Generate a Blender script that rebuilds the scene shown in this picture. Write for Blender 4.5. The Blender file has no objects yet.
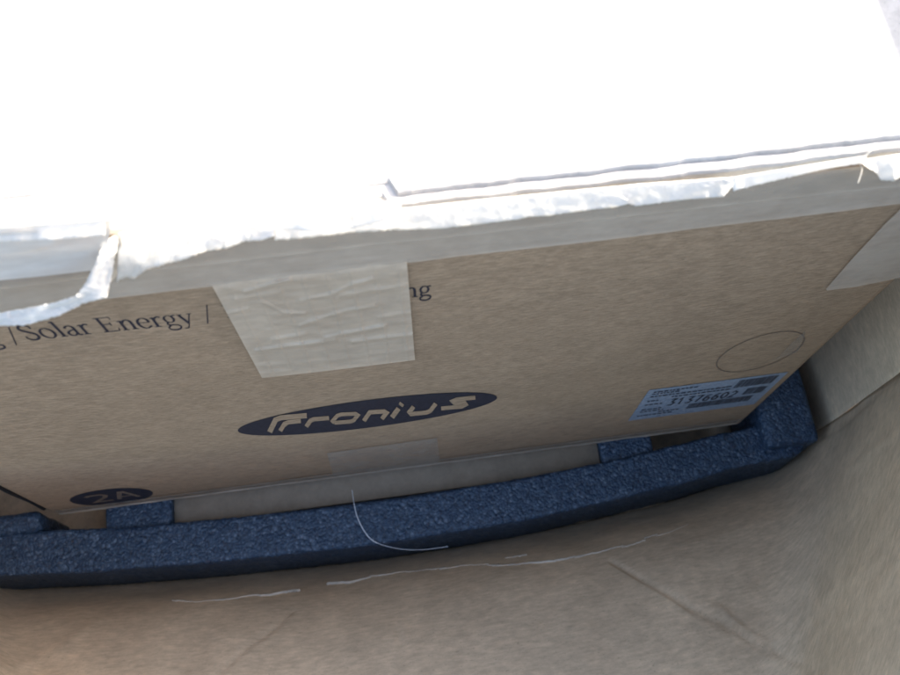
import bpy, bmesh, math, random
from mathutils import Vector, Matrix, noise

random.seed(7)
scene = bpy.context.scene
coll = scene.collection

# ------------------------------------------------------------------ camera
F_PX, W_PX, H_PX = 930.0, 900.0, 675.0
CAM = Vector((0.0, -0.22, 0.993))
_down = Vector((436 - 450, 704 - 337.5, F_PX)).normalized()          # vanishing point of the plumb lines
_x = Vector((14930 - 450, -1474 - 337.5, F_PX))
_x = (_x - _down * _x.dot(_down)).normalized()
_Z = -_down
_Y = _Z.cross(_x)
R = Matrix((_x, _Y, _Z))                                             # camera (x right, y down, z ahead) -> world


def ray(px, py):
    return R @ Vector((px - 450.0, py - 337.5, F_PX))


def hit(px, py, axis, val):
    r = ray(px, py)
    return CAM + r * ((val - CAM[axis]) / r[axis])


cam_data = bpy.data.cameras.new('camera')
cam = bpy.data.objects.new('camera', cam_data)
coll.objects.link(cam)
cam_data.sensor_width = 36.0
cam_data.lens = 36.0 * F_PX / W_PX
cam_data.clip_start = 0.01
cam_data.clip_end = 200.0
m3 = Matrix((R @ Vector((1, 0, 0)), R @ Vector((0, -1, 0)), R @ Vector((0, 0, -1)))).transposed()
cam.matrix_world = Matrix.Translation(CAM) @ m3.to_4x4()
cam_data.dof.use_dof = True
cam_data.dof.focus_distance = 0.66
cam_data.dof.aperture_fstop = 9.0
scene.camera = cam

# ------------------------------------------------------------------ sky and sun
TO_SUN = Vector((1.0, 0.5, 0.50)).normalized()
elev = math.asin(TO_SUN.z)
azim = math.atan2(TO_SUN.x, TO_SUN.y)
world = bpy.data.worlds.new('World')
scene.world = world
world.use_nodes = True
nt = world.node_tree
nt.nodes.clear()
wo = nt.nodes.new('ShaderNodeOutputWorld')
bg = nt.nodes.new('ShaderNodeBackground')
sky = nt.nodes.new('ShaderNodeTexSky')
sky.sky_type = 'NISHITA'
sky.sun_disc = False
sky.sun_elevation = elev
sky.sun_rotation = azim
sky.air_density = 1.0
sky.dust_density = 4.0
sky.ozone_density = 0.35
bg.inputs['Strength'].default_value = 0.15
nt.links.new(sky.outputs['Color'], bg.inputs['Color'])
nt.links.new(bg.outputs['Background'], wo.inputs['Surface'])

sun_data = bpy.data.lights.new('sun', 'SUN')
sun_data.energy = 5.0
sun_data.angle = math.radians(0.5)
sun_data.color = (1.0, 0.95, 0.88)
sun = bpy.data.objects.new('sun', sun_data)
coll.objects.link(sun)
sun.rotation_euler = TO_SUN.to_track_quat('Z', 'Y').to_euler()

vs = scene.view_settings
vs.view_transform = 'Standard'
vs.look = 'None'
vs.gamma = 1.0
vs.exposure = 2.1
vs.use_curve_mapping = False


# ------------------------------------------------------------------ materials
def new_mat(name):
    m = bpy.data.materials.new(name)
    m.use_nodes = True
    t = m.node_tree
    t.nodes.clear()
    out = t.nodes.new('ShaderNodeOutputMaterial')
    b = t.nodes.new('ShaderNodeBsdfPrincipled')
    t.links.new(b.outputs[0], out.inputs['Surface'])
    return m, t, b, out


def nz(t, coord, scale, detail=4.0, rough=0.55, stretch=(1, 1, 1), loc=(0, 0, 0)):
    mp = t.nodes.new('ShaderNodeMapping')
    mp.inputs['Scale'].default_value = stretch
    mp.inputs['Location'].default_value = loc
    t.links.new(coord, mp.inputs['Vector'])
    n = t.nodes.new('ShaderNodeTexNoise')
    n.inputs['Scale'].default_value = scale
    n.inputs['Detail'].default_value = detail
    n.inputs['Roughness'].default_value = rough
    t.links.new(mp.outputs[0], n.inputs['Vector'])
    return n.outputs['Fac']


def ramp(t, fac, stops):
    r = t.nodes.new('ShaderNodeValToRGB')
    el = r.color_ramp.elements
    while len(el) < len(stops):
        el.new(0.5)
    for e, (p, c) in zip(el, stops):
        e.position = p
        e.color = (*c, 1) if len(c) == 3 else c
    t.links.new(fac, r.inputs['Fac'])
    return r.outputs['Color']


def mul(t, a, b, fac=1.0, mode='MULTIPLY'):
    n = t.nodes.new('ShaderNodeMix')
    n.data_type = 'RGBA'
    n.blend_type = mode
    n.inputs[0].default_value = fac
    t.links.new(a, n.inputs[6])
    t.links.new(b, n.inputs[7])
    return n.outputs[2]


def bump(t, b, h, strength, dist):
    n = t.nodes.new('ShaderNodeBump')
    n.inputs['Strength'].default_value = strength
    n.inputs['Distance'].default_value = dist
    t.links.new(h, n.inputs['Height'])
    t.links.new(n.outputs[0], b.inputs['Normal'])


def kraft(name, col, var=0.14, rough=0.75, streak=(1, 1, 9), blotch=0.12, fleck=0.25):
    m, t, b, out = new_mat(name)
    co = t.nodes.new('ShaderNodeTexCoord').outputs['Object']
    c = Vector(col)
    fib = nz(t, co, 150.0, 5.0, 0.65, streak)
    base = ramp(t, fib, [(0.28, tuple(c * (1 - var))), (0.72, tuple(c * (1 + var)))])
    big = nz(t, co, 14.0, 5.0, 0.6)
    bl = ramp(t, big, [(0.3, (1 - blotch,) * 3), (0.7, (1 + blotch * 0.4, 1 + blotch * 0.36, 1 + blotch * 0.3))])
    base = mul(t, base, bl)
    md = nz(t, co, 75.0, 6.0, 0.7, (1, 1, 1.6), (3, 1, 2))
    base = mul(t, base, ramp(t, md, [(0.3, (0.86, 0.85, 0.84)), (0.7, (1.1, 1.1, 1.1))]))
    fl = nz(t, co, 420.0, 2.0, 0.5, (1, 1, 2.2))
    fc = ramp(t, fl, [(0.27, (1 - fleck,) * 3), (0.36, (1, 1, 1)), (0.68, (1, 1, 1)), (0.8, (1.12, 1.12, 1.1))])
    base = mul(t, base, fc)
    t.links.new(base, b.inputs['Base Color'])
    b.inputs['Roughness'].default_value = rough
    b.inputs['Specular IOR Level'].default_value = 0.12
    bump(t, b, fib, 0.14, 0.0006)
    return m


M_CARTON = kraft('kraft_carton', (0.308, 0.224, 0.150), var=0.26, streak=(1, 1, 5), blotch=0.10)
M_OUTER = kraft('kraft_outer', (0.66, 0.515, 0.36), var=0.16, streak=(0.6, 0.6, 3.5), blotch=0.16, fleck=0.2)
M_EDGE = kraft('torn_board_edge', (0.62, 0.55, 0.46), var=0.1)
M_LID = kraft('pale_lid_board', (0.46, 0.44, 0.42), var=0.08)
M_PAD = kraft('pale_board', (0.29, 0.235, 0.175), var=0.06, fleck=0.1)


def paper(name, col, trans=0.5):
    m, t, b, out = new_mat(name)
    co = t.nodes.new('ShaderNodeTexCoord').outputs['Object']
    f = nz(t, co, 90.0, 5.0, 0.6)
    c = Vector(col)
    base = ramp(t, f, [(0.3, tuple(c * 0.92)), (0.7, tuple(c))])
    t.links.new(base, b.inputs['Base Color'])
    b.inputs['Roughness'].default_value = 0.7
    bump(t, b, f, 0.4, 0.001)
    tr = t.nodes.new('ShaderNodeBsdfTranslucent')
    t.links.new(base, tr.inputs['Color'])
    mx = t.nodes.new('ShaderNodeMixShader')
    mx.inputs[0].default_value = trans
    t.links.new(b.outputs[0], mx.inputs[1])
    t.links.new(tr.outputs[0], mx.inputs[2])
    t.links.new(mx.outputs[0], out.inputs['Surface'])
    return m


M_PAPER = paper('torn_white_paper', (0.90, 0.875, 0.83))


def film(name, col, alpha, rough, fine=True):
    """packing tape: a thin cloudy film through which the board shows"""
    m, t, b, out = new_mat(name)
    co = t.nodes.new('ShaderNodeTexCoord').outputs['Object']
    c = Vector(col)
    f = nz(t, co, 60.0, 5.0, 0.6, (1, 1, 3))
    base = ramp(t, f, [(0.3, tuple(c * 0.9)), (0.7, tuple(c * 1.06))])
    t.links.new(base, b.inputs['Base Color'])
    b.inputs['Roughness'].default_value = rough
    b.inputs['Specular IOR Level'].default_value = 0.35
    h = nz(t, co, 35.0, 4.0, 0.6, (1, 1, 4))
    bump(t, b, h, 0.35, 0.002)
    tp = t.nodes.new('ShaderNodeBsdfTransparent')
    mx = t.nodes.new('ShaderNodeMixShader')
    cl = nz(t, co, 25.0, 4.0, 0.6)
    mr = t.nodes.new('ShaderNodeMapRange')
    mr.inputs['From Min'].default_value = 0.3
    mr.inputs['From Max'].default_value = 0.7
    mr.inputs['To Min'].default_value = alpha - 0.08
    mr.inputs['To Max'].default_value = alpha + 0.08
    t.links.new(cl, mr.inputs['Value'])
    t.links.new(mr.outputs[0], mx.inputs[0])
    t.links.new(tp.outputs[0], mx.inputs[1])
    t.links.new(b.outputs[0], mx.inputs[2])
    t.links.new(mx.outputs[0], out.inputs['Surface'])
    return m


M_TAPE = film('cloudy_tape', (0.56, 0.485, 0.40), 0.60, 0.48)
M_TAPE_CLEAR = film('clear_tape', (0.52, 0.455, 0.375), 0.36, 0.28)
M_TAPE_PATCH = film('reinforced_tape', (0.55, 0.455, 0.35), 0.74, 0.48)


M_TAPE_PALE = film('pale_tape', (0.66, 0.63, 0.59), 0.85, 0.4)
M_SCRAP = film('faint_tape', (0.40, 0.38, 0.34), 0.2, 0.3)


def ink(name, col, rough=0.55):
    m, t, b, out = new_mat(name)
    co = t.nodes.new('ShaderNodeTexCoord').outputs['Object']
    f = nz(t, co, 300.0, 3.0, 0.6)
    c = Vector(col)
    base = ramp(t, f, [(0.3, tuple(c * 0.8)), (0.75, tuple(c * 1.3))])
    t.links.new(base, b.inputs['Base Color'])
    b.inputs['Roughness'].default_value = rough
    b.inputs['Specular IOR Level'].default_value = 0.2
    return m


M_INK = ink('dark_blue_ink', (0.024, 0.024, 0.034))
M_INK_TEXT = ink('text_ink', (0.022, 0.022, 0.032))
M_INK_FADED = ink('faded_ink', (0.16, 0.12, 0.09))
M_LABEL = ink('label_paper', (0.215, 0.26, 0.325), 0.45)  # white paper, with the bluish shade it lies in mixed into the colour
M_LABEL_INK = ink('label_ink', (0.05, 0.055, 0.07))

# blue bead foam
M_FOAM, t, b, out = new_mat('blue_bead_foam')
co = t.nodes.new('ShaderNodeTexCoord').outputs['Object']
vo = t.nodes.new('ShaderNodeTexVoronoi')
vo.inputs['Scale'].default_value = 360.0
wob = nz(t, co, 200.0, 2.0)
mixv = t.nodes.new('ShaderNodeMix')
mixv.data_type = 'VECTOR'
mixv.inputs[0].default_value = 0.004
nv = t.nodes.new('ShaderNodeTexNoise')
nv.inputs['Scale'].default_value = 160.0
t.links.new(co, nv.inputs['Vector'])
t.links.new(co, mixv.inputs[4])
t.links.new(nv.outputs['Color'], mixv.inputs[5])
t.links.new(mixv.outputs[1], vo.inputs['Vector'])
sep = t.nodes.new('ShaderNodeSeparateColor')
t.links.new(vo.outputs['Color'], sep.inputs[0])
cellc = ramp(t, sep.outputs[0], [(0.0, (0.024, 0.051, 0.098)), (0.6, (0.038, 0.073, 0.127)), (0.88, (0.066, 0.108, 0.168)), (1.0, (0.12, 0.17, 0.24))])
gap = ramp(t, vo.outputs['Distance'], [(0.0, (1.1, 1.1, 1.1)), (0.6, (0.8, 0.8, 0.8)), (0.9, (0.5, 0.5, 0.5))])
fine = nz(t, co, 700.0, 3.0, 0.6)
fc = ramp(t, fine, [(0.3, (0.8, 0.8, 0.8)), (0.72, (1.2, 1.2, 1.2))])
t.links.new(mul(t, mul(t, cellc, gap), fc), b.inputs['Base Color'])
b.inputs['Roughness'].default_value = 0.42
b.inputs['Specular IOR Level'].default_value = 0.5
inv = t.nodes.new('ShaderNodeMath')
inv.operation = 'MULTIPLY_ADD'
inv.inputs[1].default_value = -1.0
inv.inputs[2].default_value = 1.0
t.links.new(vo.outputs['Distance'], inv.inputs[0])
add = t.nodes.new('ShaderNodeMath')
t.links.new(inv.outputs[0], add.inputs[0])
t.links.new(sep.outputs[1], add.inputs[1])
bump(t, b, add.outputs[0], 0.85, 0.0012)

M_THREAD, t, b, out = new_mat('clear_strand')
b.inputs['Base Color'].default_value = (0.75, 0.78, 0.82, 1)
b.inputs['Roughness'].default_value = 0.25

M_GROUND, t, b, out = new_mat('concrete_ground')
co = t.nodes.new('ShaderNodeTexCoord').outputs['Object']
g = nz(t, co, 9.0, 8.0, 0.65)
t.links.new(ramp(t, g, [(0.3, (0.09, 0.088, 0.085)), (0.7, (0.15, 0.147, 0.14))]), b.inputs['Base Color'])
b.inputs['Roughness'].default_value = 0.9
bump(t, b, g, 0.4, 0.01)


# ------------------------------------------------------------------ object helpers
def empty(name, loc, label, cat):
    o = bpy.data.objects.new(name, None)
    coll.objects.link(o)
    o.location = loc
    o.empty_display_size = 0.05
    o['label'] = label
    o['category'] = cat
    return o


def root_loc(o):
    p = Vector((0, 0, 0))
    while o is not None:
        p += o.location
        o = o.parent
    return p


def mesh(name, verts, faces, mat, parent=None, smooth=True, label=None):
    base = root_loc(parent)
    me = bpy.data.meshes.new(name)
    me.from_pydata([tuple(Vector(v) - base) for v in verts], [], faces)
    me.update()
    if smooth:
        for p in me.polygons:
            p.use_smooth = True
    me.materials.append(mat)
    o = bpy.data.objects.new(name, me)
    coll.objects.link(o)
    o.parent = parent
    if label:
        o['label'] = label
    return o


def grid_faces(nu, nv, close_u=False, base=0):
    fs = []
    for i in range(nu if close_u else nu - 1):
        for j in range(nv - 1):
            a = base + i * nv + j
            c = base + ((i + 1) % nu) * nv + j
            fs.append((a, c, c + 1, a + 1))
    return fs


def box_verts(x0, x1, y0, y1, z0, z1):
    v = [(x, y, z) for x in (x0, x1) for y in (y0, y1) for z in (z0, z1)]
    f = [(0, 1, 3, 2), (4, 6, 7, 5), (0, 4, 5, 1), (2, 3, 7, 6), (0, 2, 6, 4), (1, 5, 7, 3)]
    return v, f


def bevel_box(name, b6, mat, parent, r=0.004, seg=3, rough=0.0, cell=None):
    bm = bmesh.new()
    v, f = box_verts(*b6)
    bv = [bm.verts.new(p) for p in v]
    for q in f:
        bm.faces.new([bv[i] for i in q])
    bmesh.ops.recalc_face_normals(bm, faces=bm.faces)
    bmesh.ops.bevel(bm, geom=list(bm.edges), offset=r, segments=seg, profile=0.5, affect='EDGES')
    if cell:
        for _ in range(3):
            long = [e for e in bm.edges if e.calc_length() > cell * 1.6]
            if not long:
                break
            bmesh.ops.subdivide_edges(bm, edges=long, cuts=min(6, max(1, int(max(e.calc_length() for e in long) / cell / 6))), use_grid_fill=True)
    if rough:
        for q in bm.verts:
            q.co += noise.noise_vector(q.co * 230.0) * rough
    bmesh.ops.triangulate(bm, faces=[fa for fa in bm.faces if len(fa.verts) > 4])
    bm.verts.ensure_lookup_table()
    verts = [tuple(q.co) for q in bm.verts]
    bm.verts.index_update()
    faces = [[q.index for q in fa.verts] for fa in bm.faces]
    bm.free()
    return mesh(name, verts, faces, mat, parent)


def lerp_curve(pts, x):
    if x <= pts[0][0]:
        return pts[0][1]
    for (x0, y0), (x1, y1) in zip(pts, pts[1:]):
        if x <= x1:
            k = (x - x0) / (x1 - x0)
            k = k * k * (3 - 2 * k) * 0.35 + k * 0.65
            return y0 + (y1 - y0) * k
    return pts[-1][1]


def resample(pts, n):
    P = [Vector(p) for p in pts]
    d = [0.0]
    for a, c in zip(P, P[1:]):
        d.append(d[-1] + (c - a).length)
    out = []
    j = 0
    for i in range(n):
        s = d[-1] * i / (n - 1)
        while j < len(P) - 2 and d[j + 1] < s:
            j += 1
        k = (s - d[j]) / max(1e-9, d[j + 1] - d[j])
        out.append(P[j].lerp(P[j + 1], k))
    return out


def catmull(pts, n=6, closed=False):
    P = [Vector(p) for p in pts]
    out = []
    m = len(P)
    rng = range(m if closed else m - 1)
    for i in rng:
        if closed:
            p0, p1, p2, p3 = P[(i - 1) % m], P[i], P[(i + 1) % m], P[(i + 2) % m]
        else:
            p0, p1, p2, p3 = P[max(0, i - 1)], P[i], P[i + 1], P[min(m - 1, i + 2)]
        for k in range(n):
            s = k / n
            out.append(0.5 * ((2 * p1) + (p2 - p0) * s + (2 * p0 - 5 * p1 + 4 * p2 - p3) * s * s + (3 * p1 - p0 - 3 * p2 + p3) * s ** 3))
    if not closed:
        out.append(P[-1])
    return out


def ribbon2d(pts, widths, closed=False):
    """flat stroke with mitred joints in 2D -> list of (left, right)"""
    P = [Vector((p[0], p[1])) for p in pts]
    n = len(P)
    if not hasattr(widths, '__len__'):
        widths = [widths] * n
    prs = []
    for i in range(n):
        if closed:
            a, c = P[i] - P[i - 1], P[(i + 1) % n] - P[i]
        else:
            a = P[i] - P[i - 1] if i else P[1] - P[0]
            c = P[i + 1] - P[i] if i < n - 1 else P[-1] - P[-2]
        a = a.normalized() if a.length > 1e-9 else c.normalized()
        c = c.normalized() if c.length > 1e-9 else a
        tg = a + c
        tg = tg.normalized() if tg.length > 1e-6 else a
        nn = Vector((-tg.y, tg.x))
        k = 1.0 / max(0.45, nn.dot(Vector((-a.y, a.x))))
        w = widths[i] * 0.5 * k
        prs.append((P[i] + nn * w, P[i] - nn * w))
    return prs


# ------------------------------------------------------------------ ground
g = mesh('ground', [(-3, -3, -0.0075), (3, -3, -0.0075), (3, 3, -0.0075), (-3, 3, -0.0075)], [(0, 1, 2, 3)], M_GROUND, None, False)
g['kind'] = 'structure'

# ------------------------------------------------------------------ outer shipping box
outer = empty('shipping_box', (0, 0.15, -0.006), 'open kraft shipping box with bulging front wall holding the printed carton and blue foam', 'box')
XR, XL, YB, ZT = 0.432, -0.452, 0.352, 0.62
CR = [(-0.60, -0.046), (-0.43, -0.049), (-0.329, -0.0585), (-0.248, -0.064), (-0.093, -0.0705), (0.022, -0.0705), (0.152, -0.0645), (0.251, -0.057), (0.355, -0.045), (0.441, -0.028)]


def smax(a, c, k):
    h = max(k - abs(a - c), 0.0) / k
    return max(a, c) + h * h * k * 0.25


LEAN = [0.0]
for _k in range(400):                                                # the wall starts steep and rolls outwards higher up
    _z = _k * 0.002
    _t = max(0.0, min(1.0, (_z - 0.055) / 0.20))
    LEAN.append(LEAN[-1] + 0.002 * (0.42 + 1.85 * _t * _t * (3 - 2 * _t)))


def wall_plain(x, z):
    _i = max(0.0, z) / 0.002
    zl = LEAN[int(_i)] + (LEAN[int(_i) + 1] - LEAN[int(_i)]) * (_i - int(_i))
    A = lerp_curve(CR, x) - 0.95 * zl
    B = -0.03 + 0.196 * (x - 0.43) - 1.12 * zl + 0.006
    C = -0.012 + 1.5 * (x - XR)
    D = -0.030 + 1.3 * (XL - x)
    return smax(smax(smax(A, B, 0.004), C, 0.06), D, 0.05)


def wall_hit(px, py):
    r = ray(px, py)
    lo, hi = 0.3, 1.3
    for k in range(60):                                              # walk down the ray until behind the wall or under the floor
        mid = (lo + hi) / 2
        p = CAM + r.normalized() * mid
        if p.y < wall_plain(p.x, p.z) or p.z < 0:
            hi = mid
        else:
            lo = mid
    return CAM + r.normalized() * lo


CREASES = []
for pts, depth, wid in [
    ([(612, 562), (640, 578), (668, 593), (690, 607), (712, 618), (745, 633), (775, 650), (800, 661), (840, 682)], 0.0042, 0.0035),
    ([(712, 606), (724, 612), (738, 624), (760, 640), (770, 646)], -0.0045, 0.0032),
    ([(728, 603), (722, 615)], -0.003, 0.003),
    ([(292, 608), (272, 628), (248, 645), (215, 676), (190, 690)], 0.0032, 0.0040),
    ([(398, 628), (402, 645), (397, 660), (395, 680)], 0.0022, 0.0030),
    ([(880, 560), (820, 600), (770, 640)], -0.0015, 0.010),
    ([(560, 600), (520, 640), (500, 676)], 0.0012, 0.012),
    ([(100, 620), (60, 650), (0, 668)], -0.0018, 0.012),
    ([(690, 545), (770, 520), (850, 470), (900, 430)], -0.0020, 0.010),
    ([(820, 440), (850, 418), (880, 392), (905, 372)], 0.0035, 0.004),
    ([(855, 398), (880, 378), (905, 357)], -0.004, 0.0035)]:
    CREASES.append(([wall_hit(*p) for p in pts], depth, wid))


def seg_dist(p, a, c):
    ab = c - a
    k = max(0.0, min(1.0, (p - a).dot(ab) / max(1e-9, ab.length_squared)))
    return (p - a - ab * k).length


def wall_y(x, z):
    y = wall_plain(x, z)
    p = Vector((x, y, z))
    d = 0.0
    for pts, depth, wid in CREASES:
        lo = min(q.x for q in pts) - 0.04
        hi = max(q.x for q in pts) + 0.04
        if lo < x < hi:
            m = min(seg_dist(p, a, c) for a, c in zip(pts, pts[1:]))
            if m < wid * 3:
                d += 0.6 * depth * math.exp(-(m / (wid * 0.65)) ** 2)
    w = min(1.0, z / 0.02)
    d = -d * min(1.0, z / 0.01)
    d += w * (0.0035 * noise.noise(Vector((x * 6, z * 9, 3.1))) + 0.0012 * noise.noise(Vector((x * 22, z * 30, 7.7))))
    return y + d


xs = [XL + (XR - XL) * i / 330 for i in range(331)]


def front_top(x):
    k = max(0.0, min(1.0, (x - 0.12) / 0.24))
    return 0.28 + (ZT - 0.28) * k * k * (3 - 2 * k)


zs = [j / 140.0 for j in range(141)]
vv = [(x, wall_y(x, z * front_top(x)), z * front_top(x)) for x in xs for z in zs]
fw = mesh('front_wall', vv, grid_faces(len(xs), len(zs)), M_OUTER, outer, label='bulging front wall leaning outwards with crumpled creases')
so = fw.modifiers.new('board', 'SOLIDIFY')
so.thickness = 0.005
so.offset = 1.0


def wavy_wall(name, p0, p1, z0, z1, out_n, nu=60, nv=40, amp=0.003):
    p0, p1, out_n = Vector(p0), Vector(p1), Vector(out_n)
    v = []
    for i in range(nu):
        for j in range(nv):
            q = p0.lerp(p1, i / (nu - 1))
            z = z0 + (z1 - z0) * j / (nv - 1)
            e = min(1.0, i / 4, (nu - 1 - i) / 4)
            a = amp * noise.noise(Vector((q.x * 7 + q.y * 7, z * 7, 1.3))) * e
            v.append((q.x + out_n.x * a, q.y + out_n.y * a, z))
    o = mesh(name, v, grid_faces(nu, nv), M_OUTER, outer)
    s = o.modifiers.new('board', 'SOLIDIFY')
    s.thickness = 0.005
    s.offset = 1.0
    return o


wavy_wall('side_wall', (XR, -0.012, 0), (XR, YB, 0), 0, ZT, (1, 0, 0))
wavy_wall('side_wall', (XL, YB, 0), (XL, -0.03, 0), 0, ZT, (-1, 0, 0))
wavy_wall('back_wall', (XR, YB, 0), (XL, YB, 0), 0, ZT, (0, 1, 0))
bevel_box('base', (XL - 0.004, XR + 0.004, -0.115, YB + 0.004, -0.0065, 0.0), M_OUTER, outer, 0.0015, 2)


def flap(name, a, c, tip_c, tip_a):
    n = 24
    v = []
    for i in range(n):
        for j in range(16):
            p = Vector(a).lerp(Vector(c), i / (n - 1)).lerp(Vector(tip_a).lerp(Vector(tip_c), i / (n - 1)), j / 15)
            v.append(p + Vector((0, 0, 0.002 * noise.noise(p * 8))) * (j / 15))
    o = mesh(name, v, grid_faces(n, 16), M_OUTER, outer)
    s = o.modifiers.new('board', 'SOLIDIFY')
    s.thickness = 0.005
    s.offset = 0.0
    return o


flap('flap', (XR + 0.003, -0.01, ZT + 0.003), (XR + 0.003, YB, ZT + 0.003), (0.535, YB - 0.02, 0.728), (0.535, 0.01, 0.728))
flap('flap', (XL - 0.003, YB, ZT + 0.003), (XL - 0.003, -0.02, ZT + 0.003), (-0.64, 0.0, 0.56), (-0.64, YB - 0.02, 0.56))
flap('flap', (0.11, wall_y(0.11, 0.28) - 0.004, 0.282), (-0.20, wall_y(-0.20, 0.28) - 0.004, 0.282), (-0.19, -0.45, 0.05), (0.09, -0.45, 0.05))
flap('flap', (XR, YB + 0.003, ZT + 0.003), (XL, YB + 0.003, ZT + 0.003), (XL + 0.02, 0.56, 0.55), (XR - 0.02, 0.56, 0.55))

# slivers of torn board glinting along the fold between base and front wall
line = [(172, 601), (200, 603), (250, 597), (290, 592), (330, 584), (372, 578), (404, 573), (432, 571), (470, 566), (528, 564), (570, 559), (600, 553), (634, 544), (668, 533), (700, 521)]
runs = []
fine_line = resample([(*p, 0) for p in line], 300)
k = 0
srnd = random.Random(11)
while k < 290:
    m = srnd.randint(6, 26)
    if srnd.random() < 0.9:
        w = srnd.choice([0.6, 0.7, 0.9, 1.1, 2.0]) * (0.6 if k > 240 or k < 20 else 1.0)
        dy = srnd.uniform(-1.2, 1.2)
        runs.append(([(p.x, p.y + dy + 1.3 * noise.noise(Vector((p.x * 0.05, 2, 1))), 0) for p in fine_line[k:k + m]], w))
    k += m - 2
runs.append(([(505, 559, 0), (516, 557, 0), (527, 555, 0)], 1.4))
for pts, w in runs:
    rp = resample(pts, 24)
    rp = [p + Vector((0, srnd.uniform(-0.35, 0.35), 0)) for p in rp]
    pr = ribbon2d(rp, [w * 0.8 * (0.03 + 0.97 * math.sin(math.pi * i / 23)) * srnd.uniform(0.15, 1.3) for i in range(24)])
    top, bot = [], []
    for l, r_ in pr:
        for q in (l, r_):
            h = wall_hit(q.x, q.y)
            inw = Vector((0, 1, 0.6)).normalized()
            top.append(h + inw * 0.0014)
            bot.append(h - inw * 0.001)
    nn = len(pr)
    vv = top + bot
    fs = [(2 * i, 2 * i + 2, 2 * i + 3, 2 * i + 1) for i in range(nn - 1)]
    off = 2 * nn
    fs += [(2 * i, off + 2 * i, off + 2 * i + 2, 2 * i + 2) for i in range(nn - 1)]
    fs += [(2 * i + 1, 2 * i + 3, off + 2 * i + 3, off + 2 * i + 1) for i in range(nn - 1)]
    mesh('torn_sliver', vv, fs, M_EDGE, outer)

# ------------------------------------------------------------------ blue foam tray
foam = empty('foam_tray', (0, 0.15, 0.006), 'blue bead foam tray cradling the bottom of the printed carton', 'foam')
INN = [(-0.425, -0.006), (-0.395, -0.010), (-0.25, -0.022), (-0.108, -0.027), (0.0, -0.0275), (0.110, -0.025), (0.192, -0.020), (0.335, -0.006), (0.412, 0.004)]
OUTR = [(-0.425, -0.048), (-0.394, -0.051), (-0.29, -0.060), (-0.187, -0.066), (-0.04, -0.070), (0.103, -0.067), (0.184, -0.060), (0.27, -0.052), (0.331, -0.043), (0.393, -0.040), (0.412, -0.018)]
ZL, Z0 = 0.085, 0.006
v = []
n = 400
x0r, x1r = -0.425, 0.4115
for i in range(n):
    x = x0r + (x1r - x0r) * i / (n - 1)
    yi, yo = lerp_curve(INN, x), lerp_curve(OUTR, x)
    if x > 0.385:
        yo = max(yo, -0.040 + (x - 0.385) ** 2 * 30)
    sec = [(yi, Z0)] + [(yi, Z0 + (ZL - 0.003 - Z0) * k / 8) for k in range(1, 9)]
    sec += [(yi - 0.0009, ZL - 0.0009)]
    sec += [(yi - 0.003 + (yo - yi + 0.006) * k / 16, ZL) for k in range(17)]
    sec += [(yo + 0.0009, ZL - 0.0009)]
    sec += [(yo - 0.003 * (k / 14), ZL - 0.003 - (ZL - 0.003 - Z0) * k / 14) for k in range(15)]
    for y, z in sec:
        p = Vector((x, y, z))
        p += noise.noise_vector(p * 260.0) * 0.0007 + noise.noise_vector(p * 60.0) * 0.0006
        v.append(p)
ns = len(v) // n
fs = grid_faces(n, ns) + [tuple(range(ns)), tuple(range((n - 1) * ns, n * ns))[::-1]]
fs += [((i + 1) * ns, i * ns, i * ns + ns - 1, (i + 1) * ns + ns - 1) for i in range(n - 1)]
mesh('front_rail', v, fs, M_FOAM, foam)
bevel_box('corner_block', (0.358, 0.4125, -0.031, 0.12, 0.0065, 0.100), M_FOAM, foam, 0.006, 3, 0.0009, 0.006)
bevel_box('corner_block', (-0.424, -0.356, -0.014, 0.006, 0.0065, 0.092), M_FOAM, foam, 0.006, 3, 0.0009, 0.006)
bevel_box('rear_rail', (-0.42, 0.41, 0.305, 0.345, 0.0065, 0.085), M_FOAM, foam, 0.004, 2)
bevel_box('side_rail', (0.362, 0.41, 0.118, 0.31, 0.007, 0.085), M_FOAM, foam, 0.004, 2)
bevel_box('side_rail', (-0.42, -0.362, 0.08, 0.31, 0.007, 0.085), M_FOAM, foam, 0.004, 2)
bevel_box('tab', (0.196, 0.250, -0.030, 0.040, 0.007, 0.0798), M_FOAM, foam, 0.003, 2, 0.0008, 0.005)
bevel_box('tab', (-0.297, -0.233, -0.030, 0.040, 0.007, 0.0798), M_FOAM, foam, 0.003, 2, 0.0008, 0.005)
bevel_box('base_slab', (-0.231, 0.194, -0.024, 0.060, 0.0068, 0.0665), M_FOAM, foam, 0.002, 2)
bevel_box('base_slab', (-0.33, 0.33, 0.062, 0.300, 0.0068, 0.0797), M_FOAM, foam, 0.002, 2)

pad = bevel_box('card_pad', (-0.2325, 0.1955, -0.0235, 0.058, 0.0667, 0.0712), M_PAD, None, 0.0003, 1)
pad['label'] = 'pale card pad lying in the foam under the printed carton'
pad['category'] = 'card'

# ------------------------------------------------------------------ printed carton
HX, DY, ZB, ZC = 0.344, 0.292, 0.080, 0.592
carton = empty('carton', (0, 0.146, ZB), 'printed kraft carton with dark oval logo, serif slogan, grey tape and torn top edge', 'carton')


def bulge(x, z):
    """front panel: slight swelling and dents, y towards the viewer is negative"""
    u = max(0.0, 1 - (x / HX) ** 2)
    w = max(0.0, 1 - ((z - 0.36) / (0.275 if z < 0.36 else 0.232)) ** 2)
    return -0.009 * u * w + 0.0010 * noise.noise(Vector((x * 9, z * 9, 4.2))) * min(1, w * 3)


RAD = 0.006


def rise(x):
    k = max(0.0, min(1.0, (0.03 - x) / 0.2))
    return 0.013 * k * k * (3 - 2 * k)


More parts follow.
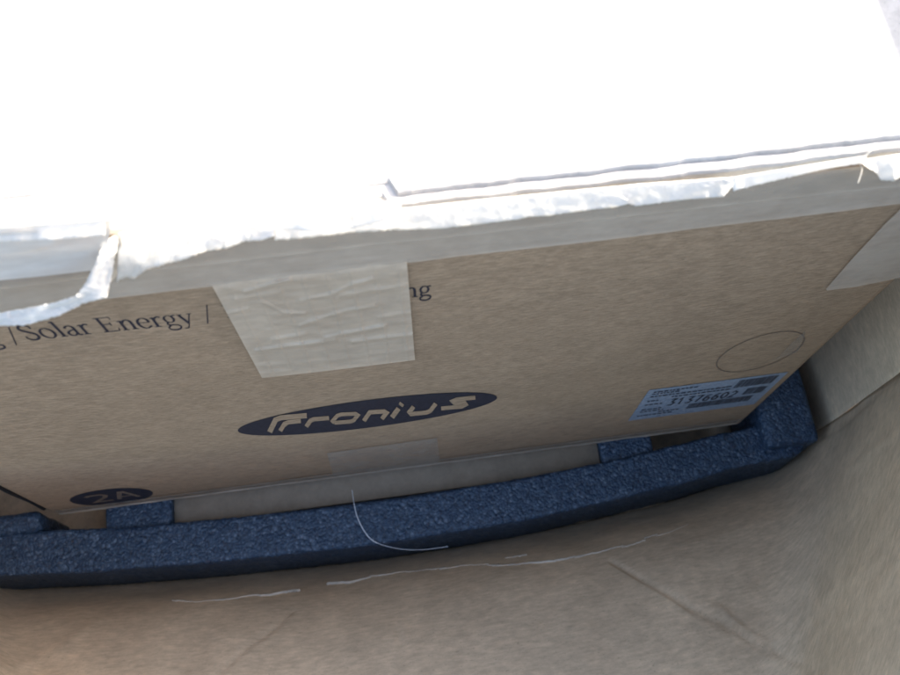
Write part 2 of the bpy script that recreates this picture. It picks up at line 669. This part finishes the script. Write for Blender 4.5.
per = []
nf = 150
for i in range(nf + 1):
    per.append((-HX + RAD + (2 * HX - 2 * RAD) * i / nf, 0.0, 'f'))
for k in range(1, 6):
    a = -math.pi / 2 + math.pi / 2 * k / 6
    per.append((HX - RAD + RAD * math.cos(a), RAD + RAD * math.sin(a), 's'))
for i in range(21):
    per.append((HX, RAD + (DY - 2 * RAD) * i / 20, 's'))
for i in range(21):
    per.append((HX - RAD - (2 * HX - 2 * RAD) * i / 20, DY, 's'))
for i in range(21):
    per.append((-HX, DY - RAD - (DY - 2 * RAD) * i / 20, 's'))
for k in range(1, 6):
    a = math.pi + math.pi / 2 * k / 6
    per.append((-HX + RAD + RAD * math.cos(a), RAD + RAD * math.sin(a), 's'))
zrows = []
for k in range(7):
    a = math.pi / 2 * k / 6
    zrows.append((ZB + 0.007 * (1 - math.sin(a)) if False else ZB + 0.007 - 0.007 * math.cos(a), 0.007 * (1 - math.sin(a))))
zrows += [(ZB + 0.007 + (ZC - 0.005 - ZB - 0.007) * k / 120, 0.0) for k in range(1, 121)]
for k in range(1, 6):
    a = math.pi / 2 * k / 5
    zrows.append((ZC - 0.005 + 0.005 * math.sin(a), 0.005 * (1 - math.cos(a))))
v = []
for (x, y, kind) in per:
    for (z, ins) in zrows:
        cx = max(-HX + RAD, min(HX - RAD, x))
        cy = max(RAD, min(DY - RAD, y))
        d = Vector((x - cx, y - cy))
        sx = x - (math.copysign(ins, x) if abs(x) > HX - RAD * 0.6 else 0)
        sy = y + (ins if y < RAD * 0.6 else (-ins if y > DY - RAD * 0.6 else 0))
        if kind == 'f':
            sy += bulge(x, z)
        v.append((sx, sy, z + rise(x) * max(0.0, (z - 0.45) / (ZC - 0.45))))
nv_ = len(zrows)
fs = grid_faces(len(per), nv_, True)
fs.append(tuple(i * nv_ for i in range(len(per)))[::-1])
mesh('carton_body', v, fs, M_CARTON, carton)


def FP(px, py, off=0.0006):
    """photo pixel -> point on the carton's front panel, lifted off it"""
    p = hit(px, py, 1, 0.0)
    o = bulge(p.x, p.z)
    p = hit(px, py, 1, o)
    return hit(px, py, 1, bulge(p.x, p.z) - off)


def FQ(x, z, off=0.0006):
    d = Vector((x, 0.0, z)) - CAM                                    # keeps the place read off the flat panel
    y = bulge(x, z)
    p = CAM + d * ((y - CAM.y) / d.y)
    y = bulge(p.x, p.z) - off
    return CAM + d * ((y - CAM.y) / d.y)


# top flaps and the layered sheets on the lid, edges facing the viewer
def lid_sheet(name, edge, y1, za, zb, x0, x1, mat, n=200, jag=0.0008):
    vv = []
    for i in range(n):
        x = x0 + (x1 - x0) * i / (n - 1)
        z0 = za
        y = lerp_curve(edge, x) + jag * noise.noise(Vector((x * 60, z0 * 50, 0))) + jag * 0.6 * noise.noise(Vector((x * 190, z0 * 50, 0)))
        w = 0.0006 * noise.noise(Vector((x * 14, z0 * 90, 2)))
        r = rise(x)
        z0, z1 = za, zb
        if za > ZC + 0.004:
            f = 0.4 + 0.6 * max(0.0, min(1.0, (x - 0.0) / 0.02))
            z0, z1 = ZC + 0.0047 + (za - ZC - 0.0047) * f, ZC + 0.0047 + (zb - ZC - 0.0047) * f
        z1_ = z1
        vv += [(x, y1, z0 + r), (x, y + 0.0006, z0 + r), (x, y, z0 + 0.0008 + w * 0.3 + r), (x, y + 0.0011, z1_ - 0.0005 + w + r), (x, y + 0.0024, z1_ + w + r), (x, y1, z1 + r)]
    ff = grid_faces(n, 6)
    ff += [(0, 1, 2, 3, 4, 5), tuple(range((n - 1) * 6, n * 6))[::-1]]
    return mesh(name, vv, ff, mat, carton, False)


lid_sheet('top_flap', [(-0.34, 0.004), (-0.18, 0.003), (0.0, 0.0015), (0.34, 0.002)], 0.288, ZC + 0.0003, ZC + 0.005, -0.341, 0.341, M_EDGE)
lid_sheet('top_sheet', [(-0.34, 0.022), (-0.18, 0.018), (0.005, 0.011), (0.0065, 0.0035), (0.2, 0.0025), (0.34, 0.004)], 0.286, ZC + 0.0047, ZC + 0.0075, -0.339, 0.339, M_LID)
lid_sheet('top_sheet', [(-0.34, 0.030), (-0.1, 0.024), (0.01, 0.017), (0.0115, 0.009), (0.34, 0.0085)], 0.284, ZC + 0.0072, ZC + 0.0100, -0.336, 0.337, M_LID)


# tapes -------------------------------------------------------------
def film_grid(name, corners, mat, off=0.0006, nu=60, nv=20, rip=None, label=None, jag=0.0, parent=None):
    """corners: two polylines of pixels (upper edge, lower edge), lofted on the front panel"""
    up = resample([(*p, 0) for p in corners[0]], nu)
    lo = resample([(*p, 0) for p in corners[1]], nu)
    vv = []
    for i in range(nu):
        for j in range(nv):
            s = j / (nv - 1)
            q = up[i].lerp(lo[i], s)
            p0 = FP(q.x, q.y, off)
            o = off
            if rip:
                o += rip(q.x, q.y, i / (nu - 1), s)
            if j == nv - 1 and jag:
                q = q + Vector((0, jag * noise.noise(Vector((i * 0.9, 3.3, 0))), 0))
            vv.append(FP(q.x, q.y, o))
    return mesh(name, vv, grid_faces(nu, nv), mat, parent or carton, label=label)


def soft(px, py, i, s):
    return 0.0004 + 0.0004 * noise.noise(Vector((px * 0.03, py * 0.12, 1)))


def quad_tape(name, x0, x1, z0, z1, mat, off, nu=120, nv=24, amp=0.0004, label=None, zf=None):
    vv = []
    for i in range(nu):
        for j in range(nv):
            x = x0 + (x1 - x0) * i / (nu - 1)
            zz0 = z0 + (zf(x) if zf else 0)
            zz1 = z1 + (rise(x) if z1 > 0.58 else 0)
            z = zz0 + (zz1 - zz0) * j / (nv - 1)
            o = off + amp * (0.8 + noise.noise(Vector((x * 20, z * 70, 5)))) + amp * 0.6 * noise.noise(Vector((x * 90, z * 160, 9)))
            vv.append(FQ(x, z, o))
    return mesh(name, vv, grid_faces(nu, nv), mat, carton, label=label)


edge_w = lambda x: 0.0012 * noise.noise(Vector((x * 12, 0, 0))) + 0.0005 * noise.noise(Vector((x * 60, 1, 0)))
quad_tape('edge_tape', -0.343, 0.343, 0.5435, 0.5922, M_TAPE, 0.0006, 220, 24, label='cloudy grey tape running along the top edge', zf=edge_w)
quad_tape('edge_tape', -0.343, 0.343, 0.569, 0.5912, M_TAPE_CLEAR, 0.0022, 220, 10, 0.0002, label='second tape layer overlapping the top edge', zf=lambda x: edge_w(x + 3) - 0.004 * max(0, x - 0.0) / 0.3)

WR = [([(245, 292), (262, 287), (290, 279)], 0.0013, 1.6), ([(300, 301), (330, 295), (352, 285), (372, 279)], 0.0016, 1.8),
      ([(262, 302), (285, 313), (305, 314)], 0.0012, 1.6), ([(300, 326), (322, 318), (345, 311), (375, 306)], 0.0014, 1.7),
      ([(256, 351), (290, 346), (325, 342), (335, 340)], 0.0018, 1.7), ([(325, 338), (350, 333), (385, 326)], 0.0018, 1.6),
      ([(352, 342), (385, 338), (414, 335)], 0.0018, 1.7), ([(272, 340), (305, 334)], 0.0012, 1.6),
      ([(222, 315), (248, 309)], 0.0012, 1.6), ([(340, 296), (370, 291), (405, 286)], 0.0011, 1.8), ([(235, 300), (280, 292)], 0.0009, 2.2),
      ([(378, 318), (412, 312)], 0.0011, 1.6), ([(260, 366), (330, 360), (412, 350)], 0.0006, 2.0)]


def patch_rip(px, py, i, s):
    o = 0.0005 + 0.0005 * noise.noise(Vector((px * 0.05, py * 0.16, 4)))
    p = Vector((px, py, 0))
    for pts, h, w in WR:
        d = min(seg_dist(p, Vector((*a, 0)), Vector((*c, 0))) for a, c in zip(pts, pts[1:]))
        if d < w * 3:
            o += 0.6 * h * math.exp(-(d / (w * 1.25)) ** 2)
    k = (i * 8.0 + 0.35) % 1.0
    d = min(k, 1 - k)
    o += 0.0004 * math.exp(-(d / 0.06) ** 2) * (0.4 + 0.6 * min(1, s * 2))
    k = min(1.0, s / 0.09)
    return 0.0003 + (o + 0.0009) * k * k * (3 - 2 * k)


film_grid('tape_patch', ([(210.5, 283), (258, 276.5), (330, 267.5), (406.6, 259)], [(262, 378), (300, 374), (360, 367), (415, 360)]),
          M_TAPE_PATCH, 0.0003, 170, 90, patch_rip, 'wrinkled square of reinforced tape over the slogan')
film_grid('side_tape', ([(826, 289), (853, 258), (885, 224), (904, 206)], [(827, 290.5), (855, 287), (885, 281), (903, 277)]),
          M_TAPE, 0.0010, 30, 20, soft, 'grey tape end wrapping round the right-hand edge')
film_grid('small_tape', ([(327, 453), (380, 446), (437, 438)], [(334, 478), (385, 471), (440, 463)]),
          M_TAPE_CLEAR, 0.0010, 50, 16, soft, 'small clear tape piece at the bottom edge')
quad_tape('bottom_tape', -0.338, 0.338, 0.0845, 0.0915, M_TAPE, 0.0016, 320, 8, 0.0012, label='shiny tape fringe along the bottom edge', zf=lambda x: 0.0028 * noise.noise(Vector((x * 25, 4, 0))) + 0.0016 * noise.noise(Vector((x * 110, 5, 0))))
quad_tape('bottom_tape', -0.338, 0.338, 0.086, 0.104, M_TAPE_CLEAR, 0.0008, 220, 14, 0.0009, label='clear tape along the bottom edge', zf=lambda x: 0.0)
film_grid('tape_scrap', ([(790, 345), (806, 330)], [(775, 360), (798, 352)]), M_SCRAP, 0.0012, 16, 10, soft)


film_grid('edge_tape', ([(-8, 228), (50, 223), (112, 219)], [(-8, 281), (40, 276.5), (104, 269)]), M_TAPE_PALE, 0.0034, 60, 24, soft, 'pale doubled tape beside the peeled paper strip')
film_grid('edge_tape', ([(-8, 234), (30, 231), (60, 233)], [(-8, 254), (24, 252), (52, 244)]), M_TAPE_PALE, 0.0052, 30, 12, soft)


# torn paper along the top edge --------------------------------------
def torn(name, up, lo, curl, lift=0.002, nu=90, nv=12, jag=1.2, label=None, thick=0.0005, seed=0, mat=None, drop=0.004):
    """paper torn loose along the lid edge: it sticks out almost level (drop) or hangs (drop None)"""
    U = resample([(*p, 0) for p in up], nu)
    L = resample([(*p, 0) for p in lo], nu)
    vv = []
    for i in range(nu):
        wob = 1.0 + 0.3 * noise.noise(Vector((i * 0.12, seed, 9)))
        top = hit(U[i].x, U[i].y, 1, -lift)
        if drop is None:
            end = lift + curl
        else:
            end = -hit(L[i].x, L[i].y, 2, top.z - drop * wob).y
            end = max(lift, min(0.03, end))
        for j in range(nv):
            s = j / (nv - 1)
            q = U[i].lerp(L[i], s)
            e = s ** 3
            q = q + Vector((0, e * jag * (noise.noise(Vector((i * 0.55, seed, 0))) + 0.6 * noise.noise(Vector((i * 1.7, seed, 5)))), 0))
            o = lift + (end - lift) * s + 0.0010 * noise.noise(Vector((q.x * 0.06, q.y * 0.12, seed))) * s + 0.0003 * noise.noise(Vector((q.x * 0.25, q.y * 0.4, seed)))
            if drop is None:
                vv.append(hit(q.x, q.y, 1, -max(o, 0.0012)))
            else:
                zz = top.z - drop * wob * s + 0.0007 * noise.noise(Vector((q.x * 0.05, q.y * 0.1, seed))) * s
                pt = hit(q.x, q.y, 2, zz)
                vv.append(pt if pt.y < -0.0012 else hit(q.x, q.y, 1, -0.0012))
    o = mesh(name, vv, grid_faces(nu, nv), mat or M_PAPER, carton, label=label)
    so = o.modifiers.new('paper', 'SOLIDIFY')
    so.thickness = thick
    so.offset = 0
    return o


torn('torn_paper', [(119, 233), (160, 227), (220, 221), (276, 217)],
     [(117, 281), (126, 277), (134, 279), (145, 270), (165, 264), (185, 259), (205, 251), (226, 248), (245, 241), (262, 240), (274, 236)],
     0.007, 0.003, 120, 14, 1.6, 'broad torn white paper scrap with jagged lower edge', seed=1, drop=None)
# strip peeled off along its length, sticking out towards the viewer
lft = resample([(*p, 0) for p in [(103, 243), (96, 262), (86, 283), (76, 296), (50, 304), (22, 309), (-8, 314)]], 110)
rgt = resample([(*p, 0) for p in [(120, 232), (114, 262), (107, 297), (84, 303), (58, 316), (25, 325), (-8, 326)]], 110)
vv = []
for i in range(110):
    k = i / 109
    for j in range(10):
        s = j / 9
        q = lft[i].lerp(rgt[i], s)
        jg = 1.3 * noise.noise(Vector((i * 0.4, s > 0.5, 3))) + 0.8 * noise.noise(Vector((i * 1.3, s > 0.5, 7)))
        q = q + Vector((jg * 0.4, jg, 0)) * abs(2 * s - 1) ** 3
        z = 0.607 - 0.024 * k - 0.003 * s + 0.0016 * noise.noise(Vector((i * 0.08, j * 0.35, 2))) + 0.0007 * noise.noise(Vector((i * 0.3, j * 0.5, 6)))
        vv.append(hit(q.x, q.y, 2, z))
o = mesh('torn_paper', vv, grid_faces(110, 10), M_PAPER, carton, label='long white paper strip peeled down across the tape')
so = o.modifiers.new('paper', 'SOLIDIFY')
so.thickness = 0.0005
so.offset = 0
torn('torn_paper', [(118, 240), (124, 246), (120, 262), (116, 276)], [(121, 234), (117, 255), (112, 275), (109, 284)], 0.001, 0.004, 20, 6, 0.5, seed=8, mat=M_EDGE, drop=None)
torn('torn_paper', [(274, 217), (310, 212), (350, 207), (400, 199)],
     [(275, 240), (300, 238), (330, 235), (352, 232), (375, 231), (402, 229)], 0.006, 0.004, 80, 12, 1.4, 'crumpled white paper clump on the top edge', seed=3, drop=None)
torn('torn_paper', [(300, 216), (330, 211), (345, 212)], [(276, 229), (310, 231), (352, 226)], 0.004, 0.011, 30, 8, 1.0, seed=9)
torn('torn_paper', [(352, 214), (375, 208), (396, 206)], [(350, 229), (372, 224), (398, 216)], 0.006, 0.009, 30, 8, 1.4, seed=10)
torn('torn_paper', [(398, 209), (480, 200), (560, 192), (640, 184), (735, 177)],
     [(398, 230), (440, 228.5), (480, 224), (519, 219), (530, 216.5), (545, 216), (580, 211), (618, 206.5), (628, 203.5), (636, 206), (680, 200), (724, 196.5), (729, 190), (736, 184)],
     0.006, 0.002, 200, 12, 0.8, 'long torn white paper strip hanging over the top edge', seed=4, drop=None)
torn('torn_paper', [(733, 177), (790, 168), (840, 160), (866, 156)],
     [(733, 191), (760, 184), (790, 177), (815, 171), (842, 166), (866, 163)], 0.003, 0.005, 80, 10, 1.0, 'narrow ragged paper edge near the right corner', seed=5)
torn('torn_paper', [(858, 160), (880, 157), (915, 152)], [(866, 166), (877, 173), (881, 180), (895, 181), (900, 177), (915, 176)], 0.006, 0.004, 50, 10, 1.2,
     'torn white paper tab at the right corner', seed=6, drop=None)
torn('torn_paper', [(-8, 226), (40, 222), (105, 217)], [(-8, 242), (15, 241), (50, 240), (105, 235)], 0.001, 0.002, 60, 8, 0.8, seed=7)

# fine loose fibres at the tear
for pts in [([(858, 183), (862, 170), (861, 162), (872, 149)]), ([(861, 163), (850, 158)]), ([(620, 196), (632, 203)])]:
    pr = ribbon2d(catmull([(*p, 0) for p in pts], 6), 0.9)
    vv = []
    for l, r_ in pr:
        vv += [hit(l.x, l.y, 1, -0.007), hit(r_.x, r_.y, 1, -0.007), hit((l.x + r_.x) / 2, (l.y + r_.y) / 2, 1, -0.0076)]
    ff = []
    for i in range(len(pr) - 1):
        a = 3 * i
        ff += [(a, a + 3, a + 5, a + 2), (a + 2, a + 5, a + 4, a + 1), (a + 1, a + 4, a + 3, a)]
    mesh('paper_fibre', vv, ff, M_PAPER, carton)

# ------------------------------------------------------------------ print on the carton
def print_shape(name, strokes, mat, parent, off, tf):
    vv, ff = [], []
    for pts, w, closed in strokes:
        pr = ribbon2d(pts, w, closed)
        b0 = len(vv)
        for l, r_ in pr:
            vv += [tf(l.x, l.y, off), tf(r_.x, r_.y, off)]
        m = len(pr)
        for i in range(m if closed else m - 1):
            a, c = b0 + 2 * i, b0 + 2 * ((i + 1) % m)
            ff.append((a, c, c + 1, a + 1))
        off += 0.00001
    return mesh(name, vv, ff, mat, parent, False)


def cs(*pts, w=(0.03, 0.075), prof='mid', n=6):
    """smooth stroke, thick where it runs upright, thin where it runs level"""
    c = catmull([(*p, 0) for p in pts], n)
    ws = []
    for i in range(len(c)):
        a = c[min(i + 1, len(c) - 1)] - c[max(i - 1, 0)]
        k = abs(a.y) / max(1e-6, a.length)
        if prof == 'S':
            k = 1 - abs(i / (len(c) - 1) - 0.5) * 1.5
        ws.append(w[0] + (w[1] - w[0]) * max(0, k) ** 1.3)
    return (c, ws, False)


def ell(cx, cy, rx, ry, w=(0.028, 0.075), n=28):
    pts = [(cx + rx * math.cos(2 * math.pi * k / n), cy + ry * math.sin(2 * math.pi * k / n)) for k in range(n)]
    ws = [w[0] + (w[1] - w[0]) * abs(math.cos(2 * math.pi * k / n)) ** 1.3 for k in range(n)]
    return (pts, ws, True)


def ln(a, c, w):
    return ([a, c], w, False)


T, H = 0.03, 0.078
GL = {
    'S': ([cs((.39, .50), (.36, .61), (.22, .665), (.085, .60), (.075, .48), (.2, .37), (.335, .27), (.385, .15), (.32, .03), (.18, -.01), (.06, .05), (.035, .17), prof='S', w=(.035, .085))], .47),
    'o': ([ell(.235, .22, .185, .225)], .49),
    'l': ([ln((.12, 0), (.12, .70), H), ln((.02, .012), (.22, .012), T), ln((.02, .66), (.13, .695), T)], .25),
    'a': ([cs((.06, .35), (.12, .425), (.21, .45), (.295, .39), (.305, .25), (.305, .08), (.35, .005), (.42, .03), w=(.035, .075)),
           cs((.305, .275), (.17, .235), (.07, .165), (.065, .06), (.14, 0), (.23, .025), (.305, .10), w=(.032, .07))], .43),
    'r': ([ln((.115, 0), (.115, .44), H), ln((.02, .012), (.23, .012), T), ln((.02, .405), (.12, .445), T), cs((.12, .31), (.18, .41), (.26, .45), (.335, .415), w=(.05, .05))], .35),
    'E': ([ln((.13, 0), (.13, .66), H), ln((.02, .645), (.47, .645), T), ln((.12, .345), (.38, .345), T), ln((.02, .014), (.50, .014), T),
           ln((.46, .66), (.475, .54), T), ln((.375, .42), (.375, .27), T), ln((.485, 0), (.515, .14), T)], .57),
    'n': ([ln((.115, 0), (.115, .44), H), ln((.02, .012), (.21, .012), T), ln((.02, .405), (.12, .445), T),
           cs((.12, .30), (.2, .41), (.30, .45), (.385, .38), (.395, .22), (.395, 0), w=(.035, H)), ln((.30, .012), (.49, .012), T)], .52),
    'e': ([ln((.06, .25), (.385, .25), T), cs((.385, .25), (.355, .39), (.235, .455), (.105, .385), (.055, .22), (.105, .06), (.235, -.008), (.395, .085), w=(.03, .075))], .44),
    'g': ([ell(.205, .295, .135, .155, (.028, .065)), cs((.30, .40), (.36, .44), (.44, .435), w=(.04, .05)),
           cs((.13, .155), (.075, .085), (.14, .025), (.29, .01), (.405, -.05), (.375, -.17), (.22, -.225), (.075, -.18), (.05, -.09), (.14, .0), w=(.05, .05))], .46),
    'y': ([ln((.075, .44), (.235, .02), H), cs((.405, .44), (.30, .19), (.2, -.08), (.13, -.19), (.03, -.185), w=(.035, .035)),
           ln((.01, .435), (.17, .435), T), ln((.32, .435), (.47, .435), T)], .47),
    'P': ([ln((.13, 0), (.13, .66), H), ln((.02, .645), (.25, .645), T), ln((.02, .014), (.25, .014), T), cs((.13, .645), (.32, .63), (.40, .49), (.32, .34), (.13, .31), w=(.03, H))], .48),
    ' ': ([], .24),
}


def slogan(text, p0, p1, height_px, gap=0.0):
    """set the words between two baseline pixels; capital height from pixels"""
    a, c = hit(*p0, 1, 0), hit(*p1, 1, 0)
    u = Vector((c.x - a.x, c.z - a.z))
    total = sum(GL[ch][1] for ch in text)
    su = u.length / total
    ud = u.normalized()
    top = hit(p0[0], p0[1] - height_px, 1, 0)
    sv = (top.z - a.z) / 0.66
    x = 0.0
    for ch in text:
        st, adv = GL[ch]
        if st:
            def tf(gx, gy, off, x=x):
                q = Vector((a.x, a.z)) + ud * ((x + gx) * su) + Vector((0, gy * sv))
                return FQ(q.x, q.y, off)
            print_shape('letter', [(p_, [q_ * 1.15 for q_ in w_] if hasattr(w_, '__len__') else w_ * 1.15, c_) for p_, w_, c_ in st], M_INK_TEXT, carton, 0.00035, tf)
        x += adv


slogan('Solar Energy', (28.5, 340.3), (197, 322.8), 15.5)
slogan('g', (-13, 346), (4, 344.5), 14.5)
slogan('ng', (403.5, 298.5), (432, 295), 14.0)
slogan('P', (227, 318), (244, 316), 13.0)
for a, c in [((8.5, 327), (16.5, 345)), ((206.8, 304.5), (207.8, 323.5))]:
    def tfp(x, y, off):
        p = hit(x, y, 1, 0)
        return FQ(p.x, p.z, off)
    print_shape('divider_bar', [([a, c], 1.3, False)], M_INK_TEXT, carton, 0.00035, tfp)

# oval logo
lc = Vector((-0.0245, 0.2825))
LRX = 0.1035
zt, zb_ = hit(368, 400.2, 1, 0).z, hit(368, 427.8, 1, 0).z
LRZ = (zt - zb_) / 2
lc.y = (zt + zb_) / 2
n = 96
vv = [FQ(lc.x, lc.y, 0.0004)]
for ring in (0.5, 1.0):
    for k in range(n):
        a = 2 * math.pi * k / n
        vv.append(FQ(lc.x + LRX * ring * math.cos(a), lc.y + LRZ * ring * math.sin(a), 0.0004))
ff = [(0, 1 + k, 1 + (k + 1) % n) for k in range(n)] + [(1 + k, 1 + n + k, 1 + n + (k + 1) % n, 1 + (k + 1) % n) for k in range(n)]
logo = mesh('logo_oval', vv, ff, M_INK, carton, False, 'dark oval logo with light slanted lettering')


def zp(*pts):
    return [(230 + x * 0.3, 385 + y * 0.3) for x, y in pts]


def tfp(x, y, off):
    p = hit(x, y, 1, 0)
    return FQ(p.x, p.z, off)


LOGO = [[(zp((132, 157), (152, 116), (170, 109), (256, 102)), 3.6)],
        [(zp((167, 153), (182, 129), (196, 124), (236, 120)), 3.0), (zp((176, 139), (190, 127)), 2.4)],
        [(zp((254, 139), (268, 119), (280, 114), (330, 110)), 3.0)],
        [(zp((348, 126), (342, 120), (358, 102), (372, 98), (418, 96), (426, 101), (412, 118), (400, 122), (348, 126)), 2.7)],
        [(zp((446, 120), (466, 91), (514, 88), (522, 93), (506, 113)), 3.0)],
        [(zp((540, 108), (562, 78)), 3.4), (zp((568, 69), (574, 61)), 3.6)],
        [(zp((612, 72), (598, 90), (604, 97), (654, 92), (668, 86), (686, 62)), 3.0)],
        [(zp((818, 42), (756, 48), (742, 54), (748, 60), (782, 59), (786, 65), (772, 72), (704, 78)), 2.8)]]
for strokes in LOGO:
    print_shape('letter', [(p, w * 1.42, False) for p, w in strokes], M_CARTON, logo, 0.0007, tfp)

# round stamp outline
pts = [(0.287 + 0.0325 * math.cos(2 * math.pi * k / 72), 0.3095 + 0.044 * math.sin(2 * math.pi * k / 72)) for k in range(72)]
print_shape('stamp_ring', [(pts, 0.0010, True)], M_INK_FADED, carton, 0.0004, FQ)

# small oval mark at the bottom left corner
oc = Vector((-0.2755, 0.127))
ORX, ORZ = 0.037, 0.030
vv = [FQ(oc.x, oc.y, 0.0004)] + [FQ(oc.x + ORX * math.cos(2 * math.pi * k / 48), oc.y + ORZ * math.sin(2 * math.pi * k / 48), 0.0004) for k in range(48)]
oval = mesh('oval_mark', vv, [(0, 1 + k, 1 + (k + 1) % 48) for k in range(48)], M_INK, carton, False)


def tfo(gx, gy, off):
    return FQ(oc.x + gx * 0.022, oc.y + gy * 0.022, off)


print_shape('character', [([(-.95, .45), (-.75, .62), (-.3, .62), (-.15, .4), (-.25, .1), (-.85, -.55), (-.1, -.55)], .2, False)], M_INK_FADED, oval, 0.0007, tfo)
print_shape('character', [([(.15, -.55), (.5, .62), (.62, .62), (1.0, -.55)], .2, False), ([(.3, -.15), (.85, -.15)], .14, False)], M_INK_FADED, oval, 0.0007, tfo)

# address label
lx0, lx1, lz0, lz1 = 0.2115, 0.3335, 0.1545, 0.2465
label = quad_tape('label_sticker', lx0, lx1, lz0, lz1, M_LABEL, 0.0004, 24, 16, 0.0001, 'white shipping label with number and barcodes')


def tfl(gx, gy, off):
    return FQ(lx0 + gx * (lx1 - lx0), lz0 + gy * (lz1 - lz0), off)


DG = {'3': [(0, 1), (.9, 1), (.45, .58), (.95, .32), (.6, 0), (0, .06)], '1': [(.1, .75), (.5, 1), (.5, 0)], '7': [(0, 1), (.95, 1), (.4, 0)],
      '6': [(.85, 1), (.3, .75), (.05, .3), (.3, 0), (.75, 0), (.95, .3), (.65, .55), (.1, .4)], '0': [(.5, 1), (.05, .7), (.05, .3), (.5, 0), (.95, .3), (.95, .7), (.5, 1)],
      '2': [(.05, .8), (.4, 1), (.9, .8), (.8, .5), (.05, 0), (1, 0)]}
for i, ch in enumerate('31376602'):
    x0 = 0.235 + i * 0.066
    print_shape('digit', [([(x0 + p[0] * 0.046, 0.39 + p[1] * 0.20) for p in DG[ch]], 0.018, False)], M_LABEL_INK, label, 0.0009, tfl)
rnd = random.Random(4)


def barcode(x0, x1, y0, y1):
    st = []
    x = x0
    while x < x1:
        w = rnd.choice([0.004, 0.007, 0.011])
        st.append(([(x + w / 2, y0), (x + w / 2, y1)], w, False))
        x += w + rnd.choice([0.003, 0.003, 0.006])
    print_shape('barcode', st, M_LABEL_INK, label, 0.0009, tfl)


barcode(0.42, 0.90, 0.17, 0.34)
barcode(0.67, 0.95, 0.70, 0.93)
barcode(0.80, 0.95, 0.42, 0.62)
for y, x0, x1 in [(.90, .05, .36), (.84, .05, .22), (.76, .05, .62), (.68, .22, .64), (.62, .05, .14), (.50, .05, .16), (.34, .05, .20), (.27, .05, .22), (.20, .20, .36), (.13, .05, .3)]:
    st = []
    x = x0
    while x < x1:
        w = rnd.uniform(0.012, 0.04)
        st.append(([(x, y), (x + w, y)], 0.028, False))
        x += w + 0.008
    print_shape('print_line', st, M_LABEL_INK, label, 0.0009, tfl)

# ------------------------------------------------------------------ loose plastic strand over the foam rail
tp = [(352, 490, 0.0865), (354, 503, 0.0885), (357, 516, 0.0905), (363, 529, 0.0905), (372, 540, 0.089), (386, 546, 0.085), (405, 549.5, 0.078), (425, 549.5, 0.071), (448, 546.5, 0.068)]
P3 = catmull([hit(x, y, 2, z) for x, y, z in tp], 8)
vv, ff = [], []
for i, p in enumerate(P3):
    tg = (P3[min(i + 1, len(P3) - 1)] - P3[max(i - 1, 0)]).normalized()
    a = tg.cross(Vector((0, 0, 1))).normalized()
    c = a.cross(tg)
    r_ = 0.00045 if 8 < i < 36 else 0.00026
    for k in range(6):
        an = 2 * math.pi * k / 6
        vv.append(p + (a * math.cos(an) + c * math.sin(an)) * r_)
for i in range(len(P3) - 1):
    for k in range(6):
        ff.append((i * 6 + k, (i + 1) * 6 + k, (i + 1) * 6 + (k + 1) % 6, i * 6 + (k + 1) % 6))
ff += [tuple(range(6))[::-1], tuple(range(len(vv) - 6, len(vv)))]
strand = mesh('plastic_strand', vv, ff, M_THREAD, None)
strand['label'] = 'thin curved white plastic strand lying over the blue foam rail'
strand['category'] = 'strand'

# ------------------------------------------------------------------ added dark tube painting the shade of the gap at the carton's left edge
M_GAP_SHADE = ink('painted_gap_shade', (0.02, 0.02, 0.022), 0.6)
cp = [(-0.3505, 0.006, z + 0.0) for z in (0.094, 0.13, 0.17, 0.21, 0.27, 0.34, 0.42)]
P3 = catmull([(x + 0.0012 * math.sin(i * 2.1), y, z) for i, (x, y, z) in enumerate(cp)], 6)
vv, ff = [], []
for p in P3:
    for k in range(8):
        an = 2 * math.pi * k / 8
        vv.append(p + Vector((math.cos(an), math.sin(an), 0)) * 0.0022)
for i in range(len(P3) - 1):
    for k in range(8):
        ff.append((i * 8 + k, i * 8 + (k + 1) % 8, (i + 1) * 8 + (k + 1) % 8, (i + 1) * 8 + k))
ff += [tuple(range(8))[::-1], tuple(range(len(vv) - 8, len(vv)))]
gap_shade = mesh('gap_shade', vv, ff, M_GAP_SHADE, None)
gap_shade['label'] = 'added thin dark tube painting the shaded gap beside the corner of the printed carton'
gap_shade['category'] = 'gap_shade'
